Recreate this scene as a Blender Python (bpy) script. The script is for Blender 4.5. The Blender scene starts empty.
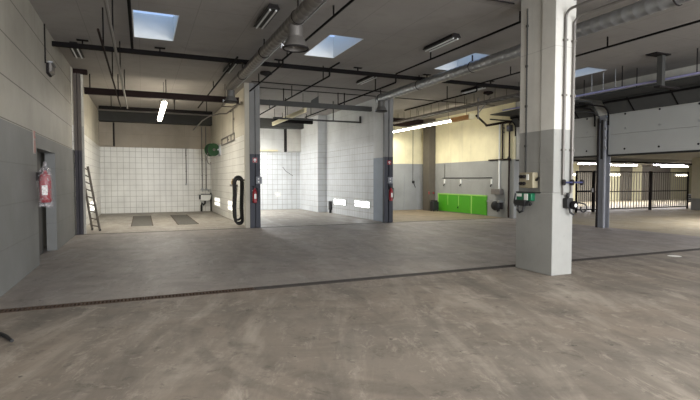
import bpy, bmesh, math, random
from mathutils import Vector, Matrix
random.seed(4)
S = bpy.context.scene
COL = S.collection
PI = math.pi

# ------------------------------------------------------------------ materials
def lin(c):
    r = []
    for v in c:
        v /= 255.0
        r.append(v/12.92 if v <= .04045 else ((v+.055)/1.055)**2.4)
    return (r[0], r[1], r[2], 1.0)

class NT:
    """small helper around a node tree"""
    def __init__(s, name):
        s.m = bpy.data.materials.new(name); s.m.use_nodes = True
        s.t = s.m.node_tree; s.n = s.t.nodes; s.l = s.t.links
        s.b = s.n['Principled BSDF']
        s.pos = None
    def node(s, kind, **kw):
        n = s.n.new(kind)
        for k, v in kw.items(): setattr(n, k, v)
        return n
    def set(s, node, key, v):
        if hasattr(v, 'links') or isinstance(v, bpy.types.NodeSocket): s.l.new(v, node.inputs[key])
        else: node.inputs[key].default_value = v
    def position(s):
        if s.pos is None:
            s.pos = s.node('ShaderNodeNewGeometry').outputs['Position']
        return s.pos
    def xyz(s):
        n = s.node('ShaderNodeSeparateXYZ'); s.l.new(s.position(), n.inputs[0]); return n.outputs
    def combine(s, a, b, c=0.0):
        n = s.node('ShaderNodeCombineXYZ')
        s.set(n, 0, a); s.set(n, 1, b); s.set(n, 2, c); return n.outputs[0]
    def math(s, op, a, b=0.0):
        n = s.node('ShaderNodeMath', operation=op); s.set(n, 0, a); s.set(n, 1, b); return n.outputs[0]
    def mix(s, f, a, b, mode='MIX'):
        n = s.node('ShaderNodeMix', data_type='RGBA', blend_type=mode)
        s.set(n, 0, f); s.set(n, 6, a); s.set(n, 7, b); return n.outputs[2]
    def noise(s, scale, detail=5, rough=.55, vec=None, dist=0.0):
        n = s.node('ShaderNodeTexNoise')
        s.set(n, 'Vector', vec if vec is not None else s.position())
        n.inputs['Scale'].default_value = scale; n.inputs['Detail'].default_value = detail
        n.inputs['Roughness'].default_value = rough; n.inputs['Distortion'].default_value = dist
        return n.outputs[0]
    def ramp(s, f, p0, p1, c0=(0,0,0,1), c1=(1,1,1,1)):
        n = s.node('ShaderNodeValToRGB'); s.l.new(f, n.inputs[0])
        e = n.color_ramp.elements
        e[0].position = p0; e[1].position = p1; e[0].color = c0; e[1].color = c1
        return n.outputs[0]
    def mapping(s, scale=(1,1,1), rot=(0,0,0), vec=None):
        n = s.node('ShaderNodeMapping'); s.l.new(vec if vec is not None else s.position(), n.inputs[0])
        n.inputs['Scale'].default_value = scale; n.inputs['Rotation'].default_value = rot
        return n.outputs[0]
    def brick(s, vec, w, h, mortar, offset=0.0, smooth=.3):
        n = s.node('ShaderNodeTexBrick', offset=offset); s.l.new(vec, n.inputs['Vector'])
        n.inputs['Color1'].default_value = (1,1,1,1); n.inputs['Color2'].default_value = (.93,.93,.93,1)
        n.inputs['Mortar'].default_value = (0,0,0,1)
        n.inputs['Scale'].default_value = 1.0; n.inputs['Mortar Size'].default_value = mortar
        n.inputs['Mortar Smooth'].default_value = smooth
        n.inputs['Brick Width'].default_value = w; n.inputs['Row Height'].default_value = h
        return n
    def bump(s, h, strength=.3, dist=.02):
        n = s.node('ShaderNodeBump'); s.l.new(h, n.inputs['Height'])
        n.inputs['Strength'].default_value = strength; n.inputs['Distance'].default_value = dist
        s.l.new(n.outputs[0], s.b.inputs['Normal'])
    def done(s, col, rough=.6, metal=0.0, spec=.5):
        s.set(s.b, 'Base Color', col); s.set(s.b, 'Roughness', rough); s.set(s.b, 'Metallic', metal)
        s.b.inputs['Specular IOR Level'].default_value = spec
        return s.m

def plain(name, c, rough=.55, metal=0.0, var=.12, scale=6.0, spec=.5):
    t = NT(name)
    n = t.noise(scale, 6, .6)
    a = lin(c); d = tuple(v*(1-var*1.6) for v in a[:3]) + (1,); e = tuple(min(1, v*(1+var)) for v in a[:3]) + (1,)
    return t.done(t.mix(n, d, e), rough, metal, spec)

def emit(name, c, strength):
    t = NT(name)
    t.b.inputs['Base Color'].default_value = (.8,.8,.8,1)
    t.b.inputs['Emission Color'].default_value = lin(c)
    t.b.inputs['Emission Strength'].default_value = strength
    return t.m

def painted_wall(name, top, low, axis, split=2.46, block=(2.4,.6), joint=.007, seam=.25, tile=None, tile_top=3.17, tile_c=(235,233,222), tile_low=None):
    """wall painted in two bands; optionally white tiles up to tile_top. axis: 'x' or 'y' = the horizontal run"""
    t = NT(name); p = t.xyz(); u = p[0] if axis == 'x' else p[1]
    uv = t.combine(u, p[2])
    n = t.noise(.8, 7, .6); fine = t.noise(9, 5, .6)
    up = t.math('GREATER_THAN', p[2], split)
    col = t.mix(up, lin(low), lin(top)) if low else None
    if col is None:
        col = t.mix(0.0, lin(top), lin(top))
    br = t.brick(uv, block[0], block[1], joint, .5)
    hgt = br.outputs['Fac']
    col = t.mix(t.math('MULTIPLY', t.math('MULTIPLY', br.outputs['Fac'], t.math('ADD', .25, t.math('MULTIPLY', up, .75))), seam), col, lin((70,68,62)))
    if tile:
        tb = t.brick(uv, tile, tile, .011, 0.0, .5)
        tc = t.mix(t.math('MULTIPLY', tb.outputs['Fac'], .75), t.mix(t.noise(1.7, 3), lin(tile_c), tuple(v*.9 for v in lin(tile_c)[:3])+(1,)), lin((142,136,124)))
        is_t = t.math('LESS_THAN', p[2], tile_top)
        col = t.mix(is_t, col, tc)
        rough = t.math('SUBTRACT', .6, t.math('MULTIPLY', is_t, .32))
    else:
        rough = .6
    col = t.mix(t.math('MULTIPLY', t.ramp(n, .35, .75), .30), col, lin((120,114,104)), 'MULTIPLY')
    # streaky wear running down the wall
    st = t.noise(1.0, 5, .6, t.mapping((3.0, 3.0, .22)))
    col = t.mix(t.math('MULTIPLY', t.ramp(st, .55, .8), .25), col, lin((104,100,94)))
    col = t.mix(t.math('MULTIPLY', t.ramp(fine, .62, .72), .12), col, lin((84,82,78)))
    t.bump(t.math('SUBTRACT', fine, t.math('MULTIPLY', hgt, 2.0)), .15, .01)
    return t.done(col, rough, 0.0, .3)

def floor_mat(name, base, light, dark, warm, streak=.5, rough0=.5, rotd=0, marks=()):
    t = NT(name); p = t.xyz()
    n1 = t.noise(.4, 8, .62, dist=.8); n2 = t.noise(1.5, 9, .68, dist=.5); n3 = t.noise(24, 4, .65)
    def streaks(sx, sy, deg, dist): return t.noise(1.0, 8, .64, t.mapping((sx, sy, 1), vec=t.mapping(rot=(0,0,math.radians(deg)))), dist)
    dk = tuple(v*.7 for v in dark)
    col = t.mix(t.ramp(n1, .36, .62), lin(base), lin(warm))
    col = t.mix(t.math('MULTIPLY', t.ramp(streaks(2.2, .35, rotd+6, .5), .50, .64), streak), col, lin(light))
    col = t.mix(t.math('MULTIPLY', t.ramp(streaks(1.5, .22, rotd-9, .5), .50, .66), streak*1.1), col, lin(dark))
    col = t.mix(t.math('MULTIPLY', t.ramp(streaks(.45, 1.6, rotd+4, .8), .52, .68), streak*.6), col, lin(dark))
    col = t.mix(t.math('MULTIPLY', t.ramp(n2, .48, .70), .5), col, lin(dark))
    col = t.mix(t.math('MULTIPLY', t.ramp(t.noise(1.3, 10, .74, dist=.7), .57, .68), .5), col, lin(light))
    col = t.mix(t.math('MULTIPLY', t.ramp(t.noise(3.2, 10, .78, dist=.5), .56, .66), .6), col, lin(dk))
    col = t.mix(t.math('MULTIPLY', t.ramp(t.noise(4.5, 10, .78, dist=.5), .57, .65), .55), col, lin(light))
    col = t.mix(t.math('MULTIPLY', t.ramp(t.noise(9, 2, .5), .72, .76), .8), col, lin(tuple(v*.5 for v in dark)))
    col = t.mix(t.math('MULTIPLY', t.ramp(t.noise(2.0, 10, .8, t.mapping((1.6, .5, 1), vec=t.mapping(rot=(0,0,math.radians(rotd)))), .4), .55, .62), .5), col, lin(light))
    for cx, cy, R, w, x1, y1 in marks:      # curved tyre marks rubbed into the concrete
        d = t.math('SQRT', t.math('ADD', t.math('POWER', t.math('SUBTRACT', p[0], cx), 2.0), t.math('POWER', t.math('SUBTRACT', p[1], cy), 2.0)))
        q = t.math('SUBTRACT', 1.0, t.math('DIVIDE', t.math('ABSOLUTE', t.math('SUBTRACT', d, R)), w))
        q = t.math('MULTIPLY', t.math('MULTIPLY', t.ramp(q, 0.0, .45), t.math('LESS_THAN', p[0], x1)), t.math('LESS_THAN', p[1], y1))
        col = t.mix(t.math('MULTIPLY', t.math('MULTIPLY', q, t.ramp(n2, .3, .6)), .42), col, lin(tuple(v*.9 for v in dark)))
    col = t.mix(t.math('MULTIPLY', n3, .22), col, lin(dark))
    r = t.math('ADD', rough0, t.math('MULTIPLY', n2, .25))
    t.bump(n3, .12, .005)
    return t.done(col, r)

M = {}
M['floor_front'] = floor_mat('floor_front', (124,117,108), (170,161,149), (80,75,69), (131,120,108), .55, .52, 18, ((2.9, 4.9, 2.04, .13, 1.9, 5.9), (2.9, 4.9, 2.42, .08, 1.2, 5.4)))
M['floor_mid'] = floor_mat('floor_mid', (136,131,127), (162,158,154), (102,97,94), (141,133,126), .45, .46, 10)
M['floor_bay'] = floor_mat('floor_bay', (146,141,132), (178,174,165), (104,99,92), (146,139,128), .5, .42, 0)
M['floor_yellow_bay'] = floor_mat('floor_yellow_bay', (124,112,92), (142,130,108), (92,82,66), (126,112,88), .4, .5)
M['floor_tan'] = floor_mat('floor_tan', (164,156,132), (184,176,154), (130,122,102), (166,154,124), .4, .5)

def ceiling_mat():
    t = NT('ceiling_panels'); p = t.xyz()
    br = t.brick(t.combine(p[1], p[0]), 2.4, 1.03, .009, 0.0, .4)
    n = t.noise(.5, 6, .6, dist=.5)
    col = t.mix(t.ramp(n, .3, .72), lin((138,134,130)), lin((154,150,145)))
    col = t.mix(t.math('MULTIPLY', br.outputs['Fac'], .5), col, lin((112,108,104)))
    col = t.mix(t.math('MULTIPLY', t.ramp(t.noise(2.5, 7, .65), .52, .75), .25), col, lin((112,106,98)))
    return t.done(col, .8)
M['ceiling'] = ceiling_mat()
M['wall_left'] = painted_wall('left_wall_paint', (164,160,149), (121,122,120), 'y', seam=.75, joint=.011, block=(60,.62))
M['wall_grey_x'] = painted_wall('hall_wall_paint_x', (196,194,186), (150,153,156), 'x')
M['wall_grey_y'] = painted_wall('hall_wall_paint_y', (196,194,186), (150,153,156), 'y')
M['bay_back'] = painted_wall('tiled_back_wall_paint', (160,150,134), None, 'x', block=(4,1.9), tile=.27, tile_c=(232,231,224))
M['bay_side'] = painted_wall('tiled_side_wall_paint', (200,195,180), None, 'y', block=(4,1.2), tile=.27, tile_c=(232,231,224))
M['wash_back'] = painted_wall('wash_bay_back_paint', (206,206,202), None, 'x', block=(4,1.9), tile=.27, tile_top=3.1, tile_c=(214,217,218))
M['wash_side'] = painted_wall('wash_bay_side_paint', (206,208,208), None, 'y', block=(4,.56), tile=.27, tile_top=3.1, tile_c=(214,217,219))
M['yellow_x'] = painted_wall('yellow_wall_paint_x', (224,217,182), (144,147,148), 'x', block=(3,6))
M['yellow_y'] = painted_wall('yellow_wall_paint_y', (226,219,184), (148,150,148), 'y', block=(3,6))
M['post_grey'] = painted_wall('post_paint', (128,128,126), (66,68,76), 'x', block=(9,9))
M['post_brown'] = painted_wall('brown_post_paint', (92,84,78), (58,55,60), 'x', block=(9,9))
M['slate'] = painted_wall('slate_wall_paint', (214,216,216), (148,158,170), 'y', block=(6,6))
M['column_side'] = painted_wall('column_paint', (204,202,195), (152,152,148), 'y', split=2.44, block=(9,1.9))
M['column_garage'] = painted_wall('garage_column_paint', (214,210,188), (150,152,150), 'x', split=.62, block=(9,9))
M['garage_wall'] = plain('garage_wall_paint', (176,172,140), .7)
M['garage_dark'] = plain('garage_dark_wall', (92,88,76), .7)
M['garage_ceiling'] = plain('garage_ceiling_paint', (150,148,140), .8)
M['white_paint'] = plain('white_panel_paint', (214,212,204), .5, var=.05)
M['door_panel'] = plain('sectional_door_paint', (164,165,162), .45, var=.05, scale=2)
M['beige_wall'] = plain('beige_wall_paint', (172,166,150), .6, var=.06, scale=1.5)
M['sign_plate'] = plain('faded_sign_plate', (150,138,130), .6)
M['nozzle_grey'] = plain('nozzle_grey', (92,90,86), .6)
M['pale_pipe'] = plain('pale_painted_pipe', (190,190,192), .5, var=.05)
M['skylit_pipe'] = plain('skylit_pipe_tone', (150,150,188), .5, var=.05)  # bluish tone paints the skylight's tint into the pipe
M['bar_grey'] = plain('fence_bar_grey', (150,147,136), .6)
M['corner_paint'] = plain('brown_grey_pillar_paint', (88,82,72), .7)
M['door_leaf'] = plain('dark_grey_door', (58,58,56), .6)
M['dark_steel'] = plain('dark_steel', (40,37,37), .75, 0, spec=.12)
M['black_steel'] = plain('black_steel', (22,20,20), .8, 0, spec=.08)
M['rail_brown'] = plain('brown_painted_steel', (40,30,28), .75, spec=.1)
M['rail_grey'] = plain('grey_painted_steel', (70,70,68), .7, spec=.2)
M['grey_steel'] = plain('grey_steel', (136,138,144), .6, spec=.25)
M['galv'] = plain('galvanised_steel', (168,170,172), .38, .75, .15, 14)
M['dull_galv'] = plain('dull_galvanised_steel', (118,114,110), .5, .45, .15, 10)
M['rust'] = plain('rusty_grating', (74,58,46), .8, .2, .35, 18)
M['slot'] = plain('dark_drain_steel', (54,49,46), .7, .1, .3, 14)
M['pit'] = plain('drain_pit', (18,17,16), .9)
M['red'] = plain('red_enamel', (140,24,36), .35)
M['faded_red'] = plain('faded_red_print', (160,112,106), .7)
M['black'] = plain('black_rubber', (22,22,23), .55)
M['green'] = plain('green_enamel', (26,68,36), .4)
M['lime'] = plain('lime_board', (70,150,30), .4, var=.06)
M['lime_edge'] = plain('lime_board_edge', (140,190,90), .5, var=.05)
M['socket_green'] = plain('green_socket_plastic', (16,104,70), .4)
M['beige'] = plain('beige_box', (150,142,118), .5)
M['white_plastic'] = plain('white_plastic', (226,226,220), .4, var=.04)
M['blue'] = plain('blue_plastic', (36,42,84), .45)
M['wood'] = plain('raw_wood_cover', (214,158,98), .6, var=.2)
M['cream_plastic'] = plain('yellowed_reflector', (214,204,166), .45, var=.06)
M['brass'] = plain('brass_fitting', (168,140,80), .4, .7)
M['alu'] = plain('aluminium_rail', (92,86,78), .55, .4)
M['mat_cover'] = plain('dark_pit_cover', (84,82,76), .75, var=.3, scale=12)
M['tube_off'] = plain('white_glass_tube', (228,230,230), .25, var=.03)
M['tube_warm'] = emit('lit_tube_warm', (255,242,220), 13)
M['tube_line'] = emit('lit_tube_line', (255,244,226), 18)
M['tube_garage'] = emit('lit_tube_garage', (246,240,255), 26)
M['tube_fill'] = emit('lit_tube_fill', (255,247,234), 22)  # glow of the added, unseen fittings
M['lamp_pane'] = emit('lit_wall_lamp_pane', (246,250,255), 7)
M['lamp_pane_dim'] = emit('lit_wall_lamp_pane_warm', (255,250,236), 1.2)
M['strip_far'] = emit('lit_wall_strip', (255,248,226), 6)

def glass(name, tint, alpha):
    t = NT(name)
    tr = t.node('ShaderNodeBsdfTransparent'); tr.inputs[0].default_value = tint
    tl = t.node('ShaderNodeBsdfTranslucent'); tl.inputs[0].default_value = (.85,.9,1,1)
    mx = t.node('ShaderNodeMixShader'); mx.inputs[0].default_value = alpha
    t.l.new(tr.outputs[0], mx.inputs[1]); t.l.new(tl.outputs[0], mx.inputs[2])
    t.l.new(mx.outputs[0], t.n['Material Output'].inputs[0])
    return t.m
M['dome'] = glass('skylight_dome', (.94,.97,1,1), .3)
def bag_mat():
    t = NT('clear_plastic_bag')
    n = t.noise(26, 4, .7)
    tr = t.node('ShaderNodeBsdfTransparent'); tr.inputs[0].default_value = (.97,.95,.96,1)
    gl = t.node('ShaderNodeBsdfPrincipled'); gl.inputs['Base Color'].default_value = (.8,.76,.77,1); gl.inputs['Roughness'].default_value = .2
    mx = t.node('ShaderNodeMixShader')
    t.l.new(t.ramp(n, .42, .62, (.02,.02,.02,1), (.34,.34,.34,1)), mx.inputs[0])
    t.l.new(tr.outputs[0], mx.inputs[1]); t.l.new(gl.outputs[0], mx.inputs[2])
    t.l.new(mx.outputs[0], t.n['Material Output'].inputs[0])
    return t.m
M['bag'] = bag_mat()

# ------------------------------------------------------------------ mesh builder
class MB:
    def __init__(s): s.bm = bmesh.new()
    def box(s, x0, x1, y0, y1, z0, z1):
        v = [s.bm.verts.new(c) for c in ((x0,y0,z0),(x1,y0,z0),(x1,y1,z0),(x0,y1,z0),(x0,y0,z1),(x1,y0,z1),(x1,y1,z1),(x0,y1,z1))]
        for f in ((0,3,2,1),(4,5,6,7),(0,1,5,4),(1,2,6,5),(2,3,7,6),(3,0,4,7)): s.bm.faces.new([v[i] for i in f])
        return s
    def ring(s, c, d, r, n, ref=None):
        d = Vector(d).normalized()
        a = d.orthogonal().normalized() if ref is None else (ref - d*ref.dot(d)).normalized()
        b = d.cross(a)
        return [s.bm.verts.new(Vector(c) + a*(math.cos(2*PI*i/n)*r) + b*(math.sin(2*PI*i/n)*r)) for i in range(n)], a
    def tube(s, pts, r, n=10, closed=False):
        pts = [Vector(p) for p in pts]; rings = []; ref = None
        for i, p in enumerate(pts):
            if closed: d = (pts[(i+1) % len(pts)] - pts[i-1])
            elif i == 0: d = pts[1]-p
            elif i == len(pts)-1: d = p-pts[i-1]
            else: d = (pts[i+1]-p).normalized() + (p-pts[i-1]).normalized()
            rr = r[i] if isinstance(r, (list, tuple)) else r
            q, ref = s.ring(p, d, rr, n, ref); rings.append(q)
        m = len(rings)
        for i in range(m if closed else m-1):
            A, B = rings[i], rings[(i+1) % m]
            for k in range(n): s.bm.faces.new((A[k], A[(k+1) % n], B[(k+1) % n], B[k]))
        if not closed:
            s.bm.faces.new(rings[0][::-1]); s.bm.faces.new(rings[-1])
        return s
    def lathe(s, prof, c, axis=(0,0,1), n=20):
        """prof = [(radius, height along axis)...]"""
        ax = Vector(axis).normalized(); c = Vector(c)
        a = ax.orthogonal().normalized(); b = ax.cross(a); rings = []
        for r, h in prof:
            r = max(r, 1e-4)
            rings.append([s.bm.verts.new(c + ax*h + a*(math.cos(2*PI*i/n)*r) + b*(math.sin(2*PI*i/n)*r)) for i in range(n)])
        for A, B in zip(rings, rings[1:]):
            for k in range(n): s.bm.faces.new((A[k], A[(k+1) % n], B[(k+1) % n], B[k]))
        s.bm.faces.new(rings[0][::-1]); s.bm.faces.new(rings[-1])
        return s
    def prism(s, poly, axis, a0, a1):
        """polygon in the plane across an axis, extruded from a0 to a1. axis 'x': poly=(y,z); 'y': (x,z); 'z': (x,y)"""
        def P(p, a): return {'x': (a, p[0], p[1]), 'y': (p[0], a, p[1]), 'z': (p[0], p[1], a)}[axis]
        A = [s.bm.verts.new(P(p, a0)) for p in poly]; B = [s.bm.verts.new(P(p, a1)) for p in poly]; n = len(poly)
        s.bm.faces.new(A[::-1]); s.bm.faces.new(B)
        for k in range(n): s.bm.faces.new((A[k], A[(k+1) % n], B[(k+1) % n], B[k]))
        return s
    def build(s, name, mat, parent=None, base=None, bevel=0.0, smooth=True):
        bmesh.ops.recalc_face_normals(s.bm, faces=s.bm.faces)
        root = parent
        while root is not None and root.parent is not None: root = root.parent
        if root is not None: off = Vector(root['_o'])
        elif base is not None: off = Vector(base)
        else:
            xs = [v.co for v in s.bm.verts]
            lo = [min(v[i] for v in xs) for i in range(3)]; hi = [max(v[i] for v in xs) for i in range(3)]
            off = Vector(((lo[0]+hi[0])/2, (lo[1]+hi[1])/2, lo[2]))
        bmesh.ops.translate(s.bm, verts=s.bm.verts, vec=-off)
        me = bpy.data.meshes.new(name); s.bm.to_mesh(me); s.bm.free()
        me.materials.append(M[mat] if isinstance(mat, str) else mat)
        if smooth:
            me.shade_smooth(); me.set_sharp_from_angle(angle=math.radians(35))
        o = bpy.data.objects.new(name, me); COL.objects.link(o)
        if parent is None: o.location = off; o['_o'] = tuple(off)
        else: o.parent = parent
        if bevel:
            b = o.modifiers.new('bevel', 'BEVEL'); b.width = bevel; b.segments = 2; b.limit_method = 'ANGLE'
        return o

def tag(o, label, cat, group=None):
    o['label'] = label; o['category'] = cat
    if group: o['group'] = group
    return o
def thing(name, label, cat, loc, group=None):
    o = bpy.data.objects.new(name, None); COL.objects.link(o); o.location = loc; o['_o'] = tuple(loc)
    o.empty_display_size = .1
    return tag(o, label, cat, group)
def struct(name, mb, mat, parent=None, bevel=0.0):
    o = mb.build(name, mat, parent, bevel=bevel)
    if parent is None: o['kind'] = 'structure'
    return o
def copy_thing(o, shift, label, group=None):
    c = o.copy(); COL.objects.link(c); c.location = Vector(o.location) + Vector(shift)
    c['_o'] = tuple(c.location)
    c['label'] = label
    if group: c['group'] = group
    for ch in o.children:
        d = ch.copy(); COL.objects.link(d); d.parent = c
        for g in ch.children:
            e = g.copy(); COL.objects.link(e); e.parent = d
    return c
def arc(c, r, a0, a1, n, plane='yz'):
    out = []
    for i in range(n+1):
        a = math.radians(a0 + (a1-a0)*i/n); u, v = math.cos(a)*r, math.sin(a)*r
        out.append({'yz': (c[0], c[1]+u, c[2]+v), 'xz': (c[0]+u, c[1], c[2]+v), 'xy': (c[0]+u, c[1]+v, c[2])}[plane])
    return out

# ------------------------------------------------------------------ dimensions (metres; camera stands over the origin)
XL, XR = -1.8, 14.2           # left wall, right wall
YB, YF = -9.0, 16.1           # hall rear wall, front line of the truck bays
H = 4.8
SKY = [(-.12, .72), (3.86, 4.68), (7.77, 8.60), (11.68, 12.50)]
SY = (10.1, 12.0)

# ------------------------------------------------------------------ setting
struct('floor', MB().box(XL-.5, XR+.25, YB, 6.95, -.2, 0), 'floor_front')
struct('floor', MB().box(XL-.5, XR+.25, 7.15, YF-.05, -.2, 0), 'floor_mid')
struct('floor', MB().box(XL-.2, 3.4, YF+.05, 26, -.2, 0), 'floor_bay')
struct('floor', MB().box(3.4, 8.5, YF+.05, 26, -.2, 0), 'floor_bay')
struct('floor', MB().box(8.5, XR+.25, YF+.05, 26, -.2, 0), 'floor_yellow_bay')
struct('floor', MB().box(XR+.25, 46, -1, 28, -.2, 0), 'floor_tan')
struct('trim_1', MB().box(XL-.5, XR+.25, YF-.05, YF+.05, -.2, .004), 'slot')

c = MB()
xs = [XL-.5] + [v for p in SKY for v in p] + [XR+.25]
c.box(xs[0], xs[-1], YB, SY[0], H, H+.25); c.box(xs[0], xs[-1], SY[1], 26.2, H, H+.25)
for a, b in zip(xs[0::2], xs[1::2]): c.box(a, b, SY[0], SY[1], H, H+.25)
struct('ceiling', c, 'ceiling')
for i, (a, b) in enumerate(SKY):
    m = MB(); t = .06; z0, z1 = H+.25, H+.55
    m.box(a-t, a, SY[0]-t, SY[1]+t, z0, z1); m.box(b, b+t, SY[0]-t, SY[1]+t, z0, z1)
    m.box(a, b, SY[0]-t, SY[0], z0, z1); m.box(a, b, SY[1], SY[1]+t, z0, z1)
    # white lining of the shaft through the ceiling
    l = .012
    m.box(a, a+l, SY[0], SY[1], H, z0); m.box(b-l, b, SY[0], SY[1], H, z0)
    m.box(a+l, b-l, SY[0], SY[0]+l, H, z0); m.box(a+l, b-l, SY[1]-l, SY[1], H, z0)
    w = struct('window_%d' % (i+1), m, 'white_plastic')
    d = MB(); d.prism([(a-t, z1), (b+t, z1), (b-.08, z1+.12), (a+.08, z1+.12)], 'y', SY[0]-t, SY[1]+t)
    d.build('pane', 'dome', w)

# left wall with the door recess
DY0, DY1, DZ = 10.66, 12.72, 2.2
m = MB().box(XL-.2, XL, YB, DY0, 0, H).box(XL-.2, XL, DY1, YF+.15, 0, H).box(XL-.2, XL, DY0, DY1, DZ, H)
struct('wall_left', m, 'wall_left')
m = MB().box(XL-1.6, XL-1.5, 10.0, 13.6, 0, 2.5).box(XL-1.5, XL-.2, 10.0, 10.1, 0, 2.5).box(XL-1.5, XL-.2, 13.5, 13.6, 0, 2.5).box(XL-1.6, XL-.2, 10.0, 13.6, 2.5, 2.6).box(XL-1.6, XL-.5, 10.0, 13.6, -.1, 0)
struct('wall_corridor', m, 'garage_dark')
d = struct('door_1', MB().box(XL-.26, XL-.21, DY0-.1, 12.3, .01, DZ), 'door_leaf')
MB().box(XL-.26, XL-.205, 12.26, 12.3, .01, DZ).build('seal_strip', 'black', d)
MB().tube([(XL-.21, 12.15, 1.05), (XL-.15, 12.15, 1.05), (XL-.15, 12.03, 1.05)], .012, 8).build('door_handle', 'galv', d)
# rear and right walls of the hall
m = MB().box(XL-.5, .2, YB-.25, YB, 0, H).box(5.2, 7.2, YB-.25, YB, 0, H).box(12.2, XR+.25, YB-.25, YB, 0, H).box(.2, 5.2, YB-.25, YB, 4.0, H).box(7.2, 12.2, YB-.25, YB, 4.0, H)  # the two gate openings are invented to let fill light in
struct('wall_rear', m, 'wall_grey_x')
struct('ground', MB().box(-30, 45, YB-40, YB, -.22, -.02), 'floor_mid')
struct('wall_right', MB().box(XR, XR+.25, YB, 6.9, 0, H), 'wall_grey_y')
struct('wall_right', MB().box(XR, XR+.25, 6.9, 15.8, 3.75, H), 'wall_grey_y')
struct('wall_right', MB().box(XR-.05, XR+.25, 15.75, 22.6, 0, H), 'yellow_y')
# bay one
struct('wall_left', MB().box(XL-.2, XL, YF+.15, 25.7, 0, H), 'bay_side')
struct('wall_back', MB().box(XL-.2, 3.3, 25.7, 25.9, 0, H), 'bay_back')
struct('wall_middle', MB().box(3.28, 3.55, YF+.13, 25.7, 0, H), 'bay_side')
# box-out in the upper left corner and the beam along the top of the back wall
struct('trim_2', MB().box(XL, -1.22, 25.35, 25.7, 3.2, 4.3), 'bay_back')
struct('trim_3', MB().box(-1.22, -1.16, 25.33, 25.7, 3.2, 4.3), 'dark_steel')
struct('trim_4', MB().box(XL, 3.28, 25.2, 25.7, 4.35, H), 'rail_grey')
# bay two
struct('wall_back', MB().box(3.55, 8.0, 25.7, 25.9, 0, H), 'wash_back')
struct('wall_middle', MB().box(8.0, 8.62, 22.65, 25.9, 0, H), 'wash_side')
m = MB().box(8.45, 8.62, 17.3, 22.65, 0, H)
struct('wall_middle', m, 'wash_side')
struct('wall_middle', MB().box(8.44, 8.62, YF+.13, 17.3, 0, H), 'slate')
struct('trim_5', MB().box(7.2, 8.0, 25.4, 25.7, 3.15, 4.35), 'wall_grey_x')
struct('trim_6', MB().box(7.13, 7.2, 25.38, 25.7, 3.12, 4.35), 'dark_steel')
struct('trim_7', MB().box(3.55, 8.0, 24.9, 25.7, 4.35, H), 'rail_grey')
struct('trim_8', MB().box(5.75, 6.75, 25.55, 25.7, 3.14, 3.22), 'cream_plastic')
# bay three
struct('wall_back', MB().box(8.62, XR, 22.6, 22.8, 0, H), 'yellow_x')
struct('trim_9', MB().box(8.62, XR-.05, 22.2, 22.6, 4.42, H), 'rail_brown')

# garage beyond the raised doors
GX, GY = 46.0, 26.0
struct('ceiling', MB().box(XR+.25, GX, -1, GY+.2, 2.78, 2.95), 'garage_ceiling')
struct('wall_garage_front', MB().box(XR+.25, GX, -1.2, -1, 0, 2.9), 'garage_wall')
struct('wall_garage_far', MB().box(GX, GX+.2, -1, GY, 0, 2.9), 'garage_wall')
m = MB()
for a, b, mt in ((14.4, 27.9, 'garage_dark'), (27.9, 29.4, 'garage_wall'), (29.4, 32.3, 'garage_dark'), (32.3, 33.7, 'garage_wall'), (33.7, 35.1, 'garage_dark'),
                 (35.1, 36.2, 'garage_wall'), (36.2, 39.6, 'garage_dark'), (39.6, 46, 'garage_wall')):
    struct('wall_garage_back', MB().box(a, b, GY, GY+.2, 0, 2.9), mt)
struct('wall_right', MB().box(XR+.2, XR+.25, 15.8, GY, 0, 3), 'garage_wall')
# dark lintel beams over the openings on the garage side
struct('trim_10', MB().box(XR+.25, XR+.6, 6.9, 15.8, 2.62, 3.4), 'dark_steel')

# ------------------------------------------------------------------ big painted column
cx0, cx1, cy0, cy1 = 6.24, 6.695, 6.03, 6.88
col = thing('pillar', 'large white and grey concrete pillar standing on the drain line, hung with conduits', 'pillar', (6.5, 6.5, 0))
MB().box(cx0, cx1, cy0, cy1, 0, 1.385).build('plinth', 'column_side', col, bevel=.012)
MB().prism([(cx0+.03, cy1-.02), (cx0+.03, 6.36), (cx0+.005, 6.33), (cx0+.005, cy0), (cx1, cy0), (cx1, cy1-.02)], 'z', 1.385, H).build('shaft', 'column_side', col, bevel=.01)
MB().box(cx0-.012, cx0+.03, 6.3, cy1, 1.37, 1.395).build('ledge_strip', 'rail_grey', col)

# conduits fixed on the pillar
p = MB().tube([(6.262, 6.69, 4.6), (6.262, 6.68, 1.72)], .014, 8)
for z in (2.2, 2.9, 3.6, 4.3): p.box(6.245, 6.29, 6.665, 6.71, z-.02, z+.02)
tag(p.build('conduit', 'rail_grey'), 'thin grey conduit running down the left face of the big pillar', 'pipe')
for k, (xp, zb, zt, lab) in enumerate(((6.43, 1.58, 4.38, 'left of two grey pipes climbing the front face of the big pillar'),
                                       (6.62, 1.55, 4.28, 'right of two grey pipes climbing the front face of the big pillar'))):
    pts = [(xp, 6.0, zb), (xp, 6.0, zt-.12)] + arc((xp, 5.88, zt-.12), .12, 0, 90, 5) + [(xp, 0.5, zt)]
    t = thing('pipe', lab, 'pipe', (xp, 6.0, zb), 'riser pipes on the pillar')
    MB().tube(pts, .022, 10).build('pipe_run', 'dull_galv', t)
    for z in (2.1, 3.0, 3.9):
        MB().box(xp-.035, xp+.035, 5.975, 6.03, z-.015, z+.015).build('clamp', 'dull_galv', t)
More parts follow.
